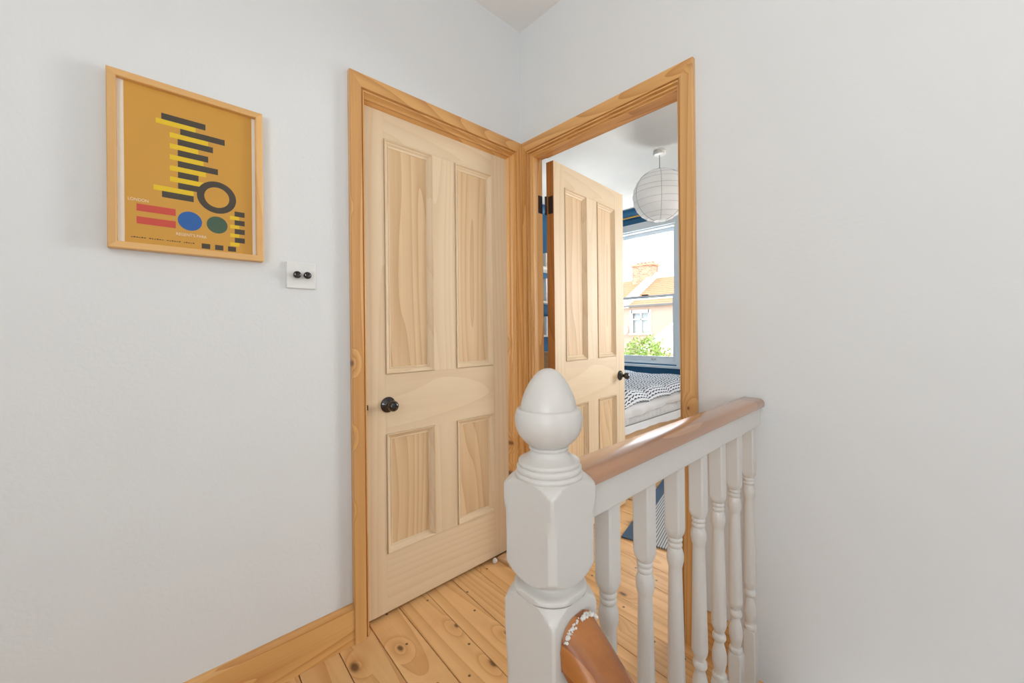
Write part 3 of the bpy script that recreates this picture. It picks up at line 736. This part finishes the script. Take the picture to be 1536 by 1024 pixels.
# ------------------------------------------------------------------ bed
def grid_mesh(fn, nu, nv, m, name, parent, uvf=None, thick=0.0, loc=(0, 0, 0), sub=0):
    vs = []; fs = []
    for j in range(nv+1):
        for i in range(nu+1): vs.append(fn(i/nu, j/nv))
    for j in range(nv):
        for i in range(nu): a_ = j*(nu+1)+i; fs.append((a_, a_+1, a_+nu+2, a_+nu+1))
    me = bpy.data.meshes.new(name); me.from_pydata(vs, [], fs); me.materials.append(m)
    if uvf:
        uvl = me.uv_layers.new(name='UVMap')
        for p in me.polygons:
            for li in p.loop_indices:
                vi = me.loops[li].vertex_index; i, j = vi % (nu+1), vi//(nu+1); uvl.data[li].uv = uvf(i/nu, j/nv)
    for p in me.polygons: p.use_smooth = True
    o = bpy.data.objects.new(name, me); COL.objects.link(o); o.parent = parent; o.location = loc
    if thick: s_ = o.modifiers.new('thickness', 'SOLIDIFY'); s_.thickness = thick; s_.offset = -1
    return o
BX0, BX1, BY0, BY1 = 0.98, 3.02, 0.25, 1.64
bed = empty('bed', ((BX0+BX1)/2, (BY0+BY1)/2, 0)); tag(bed, 'double bed with pine side rails under the window, made up in white linen', 'bed')
hx, hy = (BX1-BX0)/2, (BY1-BY0)/2
for sy in (-1, 1):
    m = MB(); m.box((-hx, sy*(hy-0.004)-0.016, 0.13), (hx, sy*(hy-0.004)+0.016, 0.315), BEDPINE); m.build('side_rail', bed, bevel=0.004)
m = MB(); m.box((-hx-0.035, -hy-0.012, 0.1), (-hx, hy+0.012, 0.95), BEDPINE); m.build('headboard', bed, bevel=0.01)
m = MB(); m.box((hx, -hy-0.012, 0.13), (hx+0.03, hy+0.012, 0.36), BEDPINE); m.build('footboard', bed, bevel=0.008)
for sx in (-1, 1):
    for sy in (-1, 1):
        m = MB(); m.box((sx*(hx-0.01)-0.03, sy*(hy-0.02)-0.03, 0), (sx*(hx-0.01)+0.03, sy*(hy-0.02)+0.03, 0.13), BEDPINE); m.build('leg', bed)
m = MB(); m.box((-hx+0.005, -hy+0.022, 0.28), (hx-0.005, hy-0.022, 0.335), QUILT); m.build('slat_base', bed)
# mattress with a quilted border
def mattress_pt(u, v):
    per = 4*2.0
    t = u*4; k = int(min(t, 3.999)); f_ = t-k
    cs = [(-hx+0.01, -hy+0.006), (hx-0.01, -hy+0.006), (hx-0.01, hy-0.006), (-hx+0.01, hy-0.006)]
    a_, b_ = cs[k], cs[(k+1) % 4]
    x = a_[0]+(b_[0]-a_[0])*f_; y = a_[1]+(b_[1]-a_[1])*f_
    L_ = 2*hx if k % 2 == 0 else 2*hy
    q = abs(math.sin(math.pi*f_*L_/0.075))**0.5
    out = 0.012*q*math.sin(math.pi*v)**0.5 if 0 < v < 1 else 0
    n = [(0, -1), (1, 0), (0, 1), (-1, 0)][k]
    return (x+n[0]*out, y+n[1]*out, 0.345+0.085*v)
mt = MB(); mt.box((-hx+0.012, -hy+0.008, 0.336), (hx-0.012, hy-0.008, 0.50), QUILT); mo = mt.build('mattress', bed, bevel=0.02)
grid_mesh(mattress_pt, 720, 10, QUILT, 'quilted_border', mo)
# loose edge of the under-sheet hanging below the quilted border
def hem_pt(u, v):
    x = -hx+0.03+u*(2*hx-0.05)
    return (x, -hy-0.020-0.010*v-0.006*math.sin(x*13)*v-0.004*math.sin(x*31+1)*v, 0.352-0.062*v-0.008*math.sin(x*5)*v)
so = grid_mesh(hem_pt, 120, 8, SHEET, 'under_sheet_hem', bed)
# top sheet turned back: lies between, longer drop with folds
def top_pt(u, v):
    x = -hx+0.25+u*(2*hx-0.28)
    W2 = hy+0.03; drop = 0.115-0.02*u
    s = v*(2*W2+drop)
    wr = 0.010*math.sin(x*7+s*10+1)+0.007*math.sin(x*17-s*5)+0.004*math.sin(x*31+s*22)
    if s < drop: 
        k = (drop-s)/drop
        y = -W2-0.004+wr*0.9-0.012*math.sin(math.pi*k); z = 0.535-(drop-s)+0.012*math.sin(x*2.3+1)*k
    else: y = -W2+(s-drop); z = 0.537+wr*0.35
    return (x, y, z)
grid_mesh(top_pt, 140, 90, SHEET, 'top_sheet', bed)
# knitted blanket / duvet: thing lying on the bed
du = empty('patterned_duvet', ((BX0+BX1)/2, (BY0+BY1)/2, 0.545)); tag(du, 'puffy duvet with a fine navy and white zigzag pattern lying across the bed', 'duvet')
def duvet_pt(u, v):
    x = -hx+0.28+u*(2*hx-0.30)
    W2 = hy+0.045; s = v*(2*W2+0.14+0.05); dn = 0.075-0.03*u
    puff = abs(math.sin(x*8.5+0.5*math.sin(s*3.0)-1.3*s))
    puff2 = 0.5+0.5*math.sin(s*12+x*3)
    top = 0.040+0.050*puff**0.5+0.008*puff2+0.004*math.sin(x*21+s*17)
    ex = min(1.0, (1-u)*9, u*9+0.25)**0.5
    if s < 0.14:
        k = 1-s/0.14; ang = k*1.25
        y = -W2+0.035-0.07*math.sin(ang)-0.012*puff; z = top*ex*math.cos(ang*0.9)-dn*0.55*k**1.3
    elif s > 2*W2+0.14: y = W2; z = 0.0+top*0.3
    else:
        q = s-0.14; e2 = min(1.0, (2*W2-q)*8)**0.5
        y = -W2+0.035+q*(2*W2-0.035)/(2*W2); z = top*ex*max(e2, 0.1)
    return (x, y, z)
grid_mesh(duvet_pt, 220, 160, KNIT, 'cover', du, uvf=lambda u, v: (u*1.75, v*1.7), thick=0.02)
# pillows at the head end, on the window-less side
for (yy, lb) in ((-0.34, 'pillow in navy and white patterned case, nearer the door'), (0.36, 'pillow in navy and white patterned case, at the far side of the bed')):
    def pil(u, v, t):
        a_ = (u*2-1); b_ = (v*2-1); th = 0.085*max(0, (1-abs(a_)**3)*(1-abs(b_)**3))**0.55
        return (a_*0.20, b_*0.32, t*th)
    me_o = grid_mesh(lambda u, v: pil(u, v, 1), 30, 36, KNIT, 'pillow', None, uvf=lambda u, v: (u*0.45, v*0.7))
    bm = bmesh.new(); bm.from_mesh(me_o.data)
    g2 = [v for v in bm.verts]; ret = bmesh.ops.duplicate(bm, geom=bm.verts[:]+bm.edges[:]+bm.faces[:])
    for el in ret['geom']:
        if isinstance(el, bmesh.types.BMVert): el.co.z *= -1
    bmesh.ops.remove_doubles(bm, verts=bm.verts, dist=0.0008); bmesh.ops.recalc_face_normals(bm, faces=bm.faces); bm.to_mesh(me_o.data); bm.free()
    me_o.location = (BX0+0.16, (BY0+BY1)/2+yy, 0.755); me_o.rotation_euler = (0, math.radians(-62), 0)
    tag(me_o, lb, 'pillow', 'pillows at the head of the bed')

# rug
rg = MB(); rg.box((0, -1.25, 0.0), (1.45, 0.0, 0.009), RUG)
ro = rg.build('rug', loc=(0.445, -0.285, 0.0005)); ro.rotation_euler = (0, 0, math.radians(13.5)); 
tag(ro, 'grey striped woven rug with dark blue border on the bedroom floorboards', 'rug')

# wall shelves seen through the hinge gap
for k, (zz, lb) in enumerate(((1.05, 'lowest'), (1.45, 'middle'), (1.85, 'topmost'))):
    m = MB(); m.box((1.75, 1.66, zz), (2.75, 1.899, zz+0.022), STONE); o = m.build('wall_shelf'); tag(o, 'white shelf on the blue wall glimpsed through the hinge gap, %s of three' % lb, 'shelf', 'white wall shelves')
    for j, xx in enumerate((1.9, 2.14, 2.38)):
        hgt = 0.16+0.05*((j+k) % 3)
        m = MB(); mm = (STONE, NET, SASH)[(j+k) % 3]; m.box((xx-0.09, 1.69, zz+0.0225), (xx+0.09, 1.87, zz+0.0225+hgt), mm); m.box((xx-0.093, 1.687, zz+0.0225+hgt), (xx+0.093, 1.873, zz+0.0325+hgt), mm)
        o = m.build('storage_box', bevel=0.003); tag(o, '%s lidded box standing %s on the %s wall shelf' % (('white', 'off-white', 'pale blue-grey')[(j+k) % 3], ('leftmost', 'in the middle', 'rightmost')[j], lb), 'box', 'boxes on the wall shelves')

# ------------------------------------------------------------------ street outside
GZ = -3.0
st = MB(); st.box((3.6, -40, GZ-0.2), (60, 60, GZ), TARM); struct('ground_street', st)
house = empty('terraced_house', (20, 9, GZ)); tag(house, 'pink rendered terraced house with orange tiled roof across the street', 'house')
zz = lambda z: z-GZ
wy0, wy1, wz0, wz1 = 0.87, 2.0, zz(0.95), zz(2.18)   # window in local y
m = MB()
m.box((0, -16, 0), (7, wy0, zz(2.6)), RENDER); m.box((0, wy1, 0), (7, 16, zz(2.6)), RENDER); m.box((0, wy0, 0), (7, wy1, wz0), RENDER); m.box((0, wy0, wz1), (7, wy1, zz(2.6)), RENDER); m.box((0.3, wy0, wz0), (7, wy1, wz1), RENDER)
m.build('wall', house)
# window
m = MB(); fr = 0.13
m.box((-0.06, wy0-fr, wz0-0.02), (0.05, wy0+0.06, wz1+fr), STONE); m.box((-0.06, wy1-0.06, wz0-0.02), (0.05, wy1+fr, wz1+fr), STONE); m.box((-0.06, wy0, wz1-0.06), (0.05, wy1, wz1+fr), STONE); m.box((-0.1, wy0-0.2, wz0-0.12), (0.05, wy1+0.2, wz0-0.02), STONE)
m.box((0.03, wy0, wz1-0.46), (0.08, wy1, wz1-0.38), STONE); m.box((0.03, (wy0+wy1)/2-0.04, wz0), (0.08, (wy0+wy1)/2+0.04, wz1), STONE)
ow = m.build('window', house)
m = MB(); m.box((0.09, wy0, wz0), (0.1, wy1, wz1), GLASS); m.build('pane', ow)
m = MB(); rr = [[(0.2+0.02*math.sin(t*1.6), wy0+(wy1-wy0)*t/60, z_) for z_ in (wz0, wz1)] for t in range(61)]
m.rings(rr, NET, closed=False, cap=False); m.build('net_curtain', ow)
# roof with stepped tile courses
m = MB()
nR = 14
for k in range(nR):
    x0_ = -0.25+3.6*k/nR; x1_ = -0.25+3.6*(k+1)/nR+0.03; z0_ = zz(2.55)+2.0*k/nR; z1_ = zz(2.55)+2.0*(k+1)/nR
    m.prism([(x0_, z0_+0.055), (x1_, z1_+0.02), (x1_, z1_-0.05), (x0_, z0_-0.02)], 'y', -16, 16, TILE)
m.prism([(3.3, zz(4.5)), (7.2, zz(2.5)), (7.2, zz(2.4)), (3.3, zz(4.4))], 'y', -16, 16, TILE)
m.build('roof', house)
m = MB(); m.box((-0.32, -16, zz(2.50)), (-0.2, 16, zz(2.60)), CABLE); m.build('gutter', house)
m = MB(); m.prism([(-0.3, zz(2.45)), (-0.3, zz(2.95)), (3.3, zz(4.95)), (3.6, zz(4.95)), (3.6, zz(2.45))], 'y', 2.05, 2.4, STONE); m.build('party_wall', house)
ch = MB(); ch.box((2.6, 2.1, zz(3.4)), (3.6, 3.45, zz(5.35)), BRICK); ch.box((2.52, 2.02, zz(5.35)), (3.68, 3.53, zz(5.5)), BRICK); cho = ch.build('chimney', house)
for k in range(5):
    m = MB(); m.lathe([(0.11, 0), (0.12, 0.02), (0.10, 0.05), (0.09, 0.12), (0.105, 0.14), (0.105, 0.16)], TILE, 16, 'z', (3.1, 2.22+0.27*k, zz(5.5))); m.build('chimney_pot', cho)
# neighbouring lean-to with white verge
gx = MB(); gx.prism([(15.8, GZ), (15.8, 0.05), (19.99, 1.62), (19.99, GZ)], 'y', 4.5, 8.0, RENDER)
g = gx.build('outbuilding'); tag(g, 'rendered lean-to with a sloping white verge in front of the house opposite', 'outbuilding')
m = MB(); m.prism([(15.7, 0.02), (15.7, 0.2), (19.99, 1.80), (19.99, 1.62)], 'y', 7.9, 8.15, STONE); m.build('verge', g)
sd = empty('satellite_dish', (19.65, 11.35, 1.15)); tag(sd, 'pale round satellite dish on the wall of the house across the street', 'satellite dish')
m = MB(); rr = []
for r_, d_ in ((0.001, 0.06), (0.1, 0.055), (0.2, 0.035), (0.3, 0.0), (0.3, -0.012), (0.2, 0.022), (0.1, 0.042), (0.001, 0.048)): rr.append((r_, d_))
m.lathe(rr, plain('dish_grey', srgb(206, 198, 190), 0.6), 32, 'x', (0, 0, 0), 1); m.build('dish', sd, smooth=True)
m = MB(); m.tube([(0.06, 0, 0), (0.249, 0, -0.1)], 0.02, CABLE, 8); m.tube([(0.0, 0, -0.28), (-0.3, 0, -0.05)], 0.012, CABLE, 6); m.build('arm', sd)
# bush
m = MB()
rnd_ = random.Random(3)
for k in range(1500):
    a_ = rnd_.uniform(0, 2*math.pi); b_ = math.acos(rnd_.uniform(-0.3, 1)); r_ = 0.95*(0.75+0.3*rnd_.random()+0.12*math.sin(a_*5))
    c_ = Vector((r_*math.sin(b_)*math.cos(a_), r_*math.sin(b_)*math.sin(a_), r_*1.1*math.cos(b_)))
    t_ = Vector((rnd_.uniform(-1, 1), rnd_.uniform(-1, 1), rnd_.uniform(-0.2, 1))).normalized()*0.13; s_ = t_.cross(c_).normalized()*0.035
    i = len(m.v); m.v += [tuple(c_-s_*0.2), tuple(c_+t_*0.5+s_), tuple(c_+t_), tuple(c_+t_*0.5-s_)]; m.f.append([i, i+1, i+2, i+3]); m.m.append(m.mat(LEAF))
bu = empty('street_tree', (14.0, 6.9, GZ)); tag(bu, 'bright green bushy tree in front of the house across the street', 'tree')
m.build('foliage', bu, (0, 0, 2.75))
m = MB(); m.tube([(0, 0, 0), (0.05, 0, 1.5), (0, 0.05, 3.0)], 0.07, BEDPINE, 10); m.build('trunk', bu)
for k, (z0_, z1_) in enumerate(((4.3, 4.9), (3.6, 4.3))):
    m = MB(); A_ = Vector((23.1, 11.04, 5.0-0.5*k)); B_ = Vector((3.41, 3.2-2.4*k, 4.6-0.5*k)); pts = [tuple(A_.lerp(B_, t/14)-Vector((0, 0, 0.35*math.sin(math.pi*t/14)))) for t in range(15)]
    m.tube(pts, 0.009, CABLE, 5); o = m.build('overhead_cable'); tag(o, ('higher' if k == 0 else 'lower')+' of the thin telephone wires crossing the white sky', 'cable')
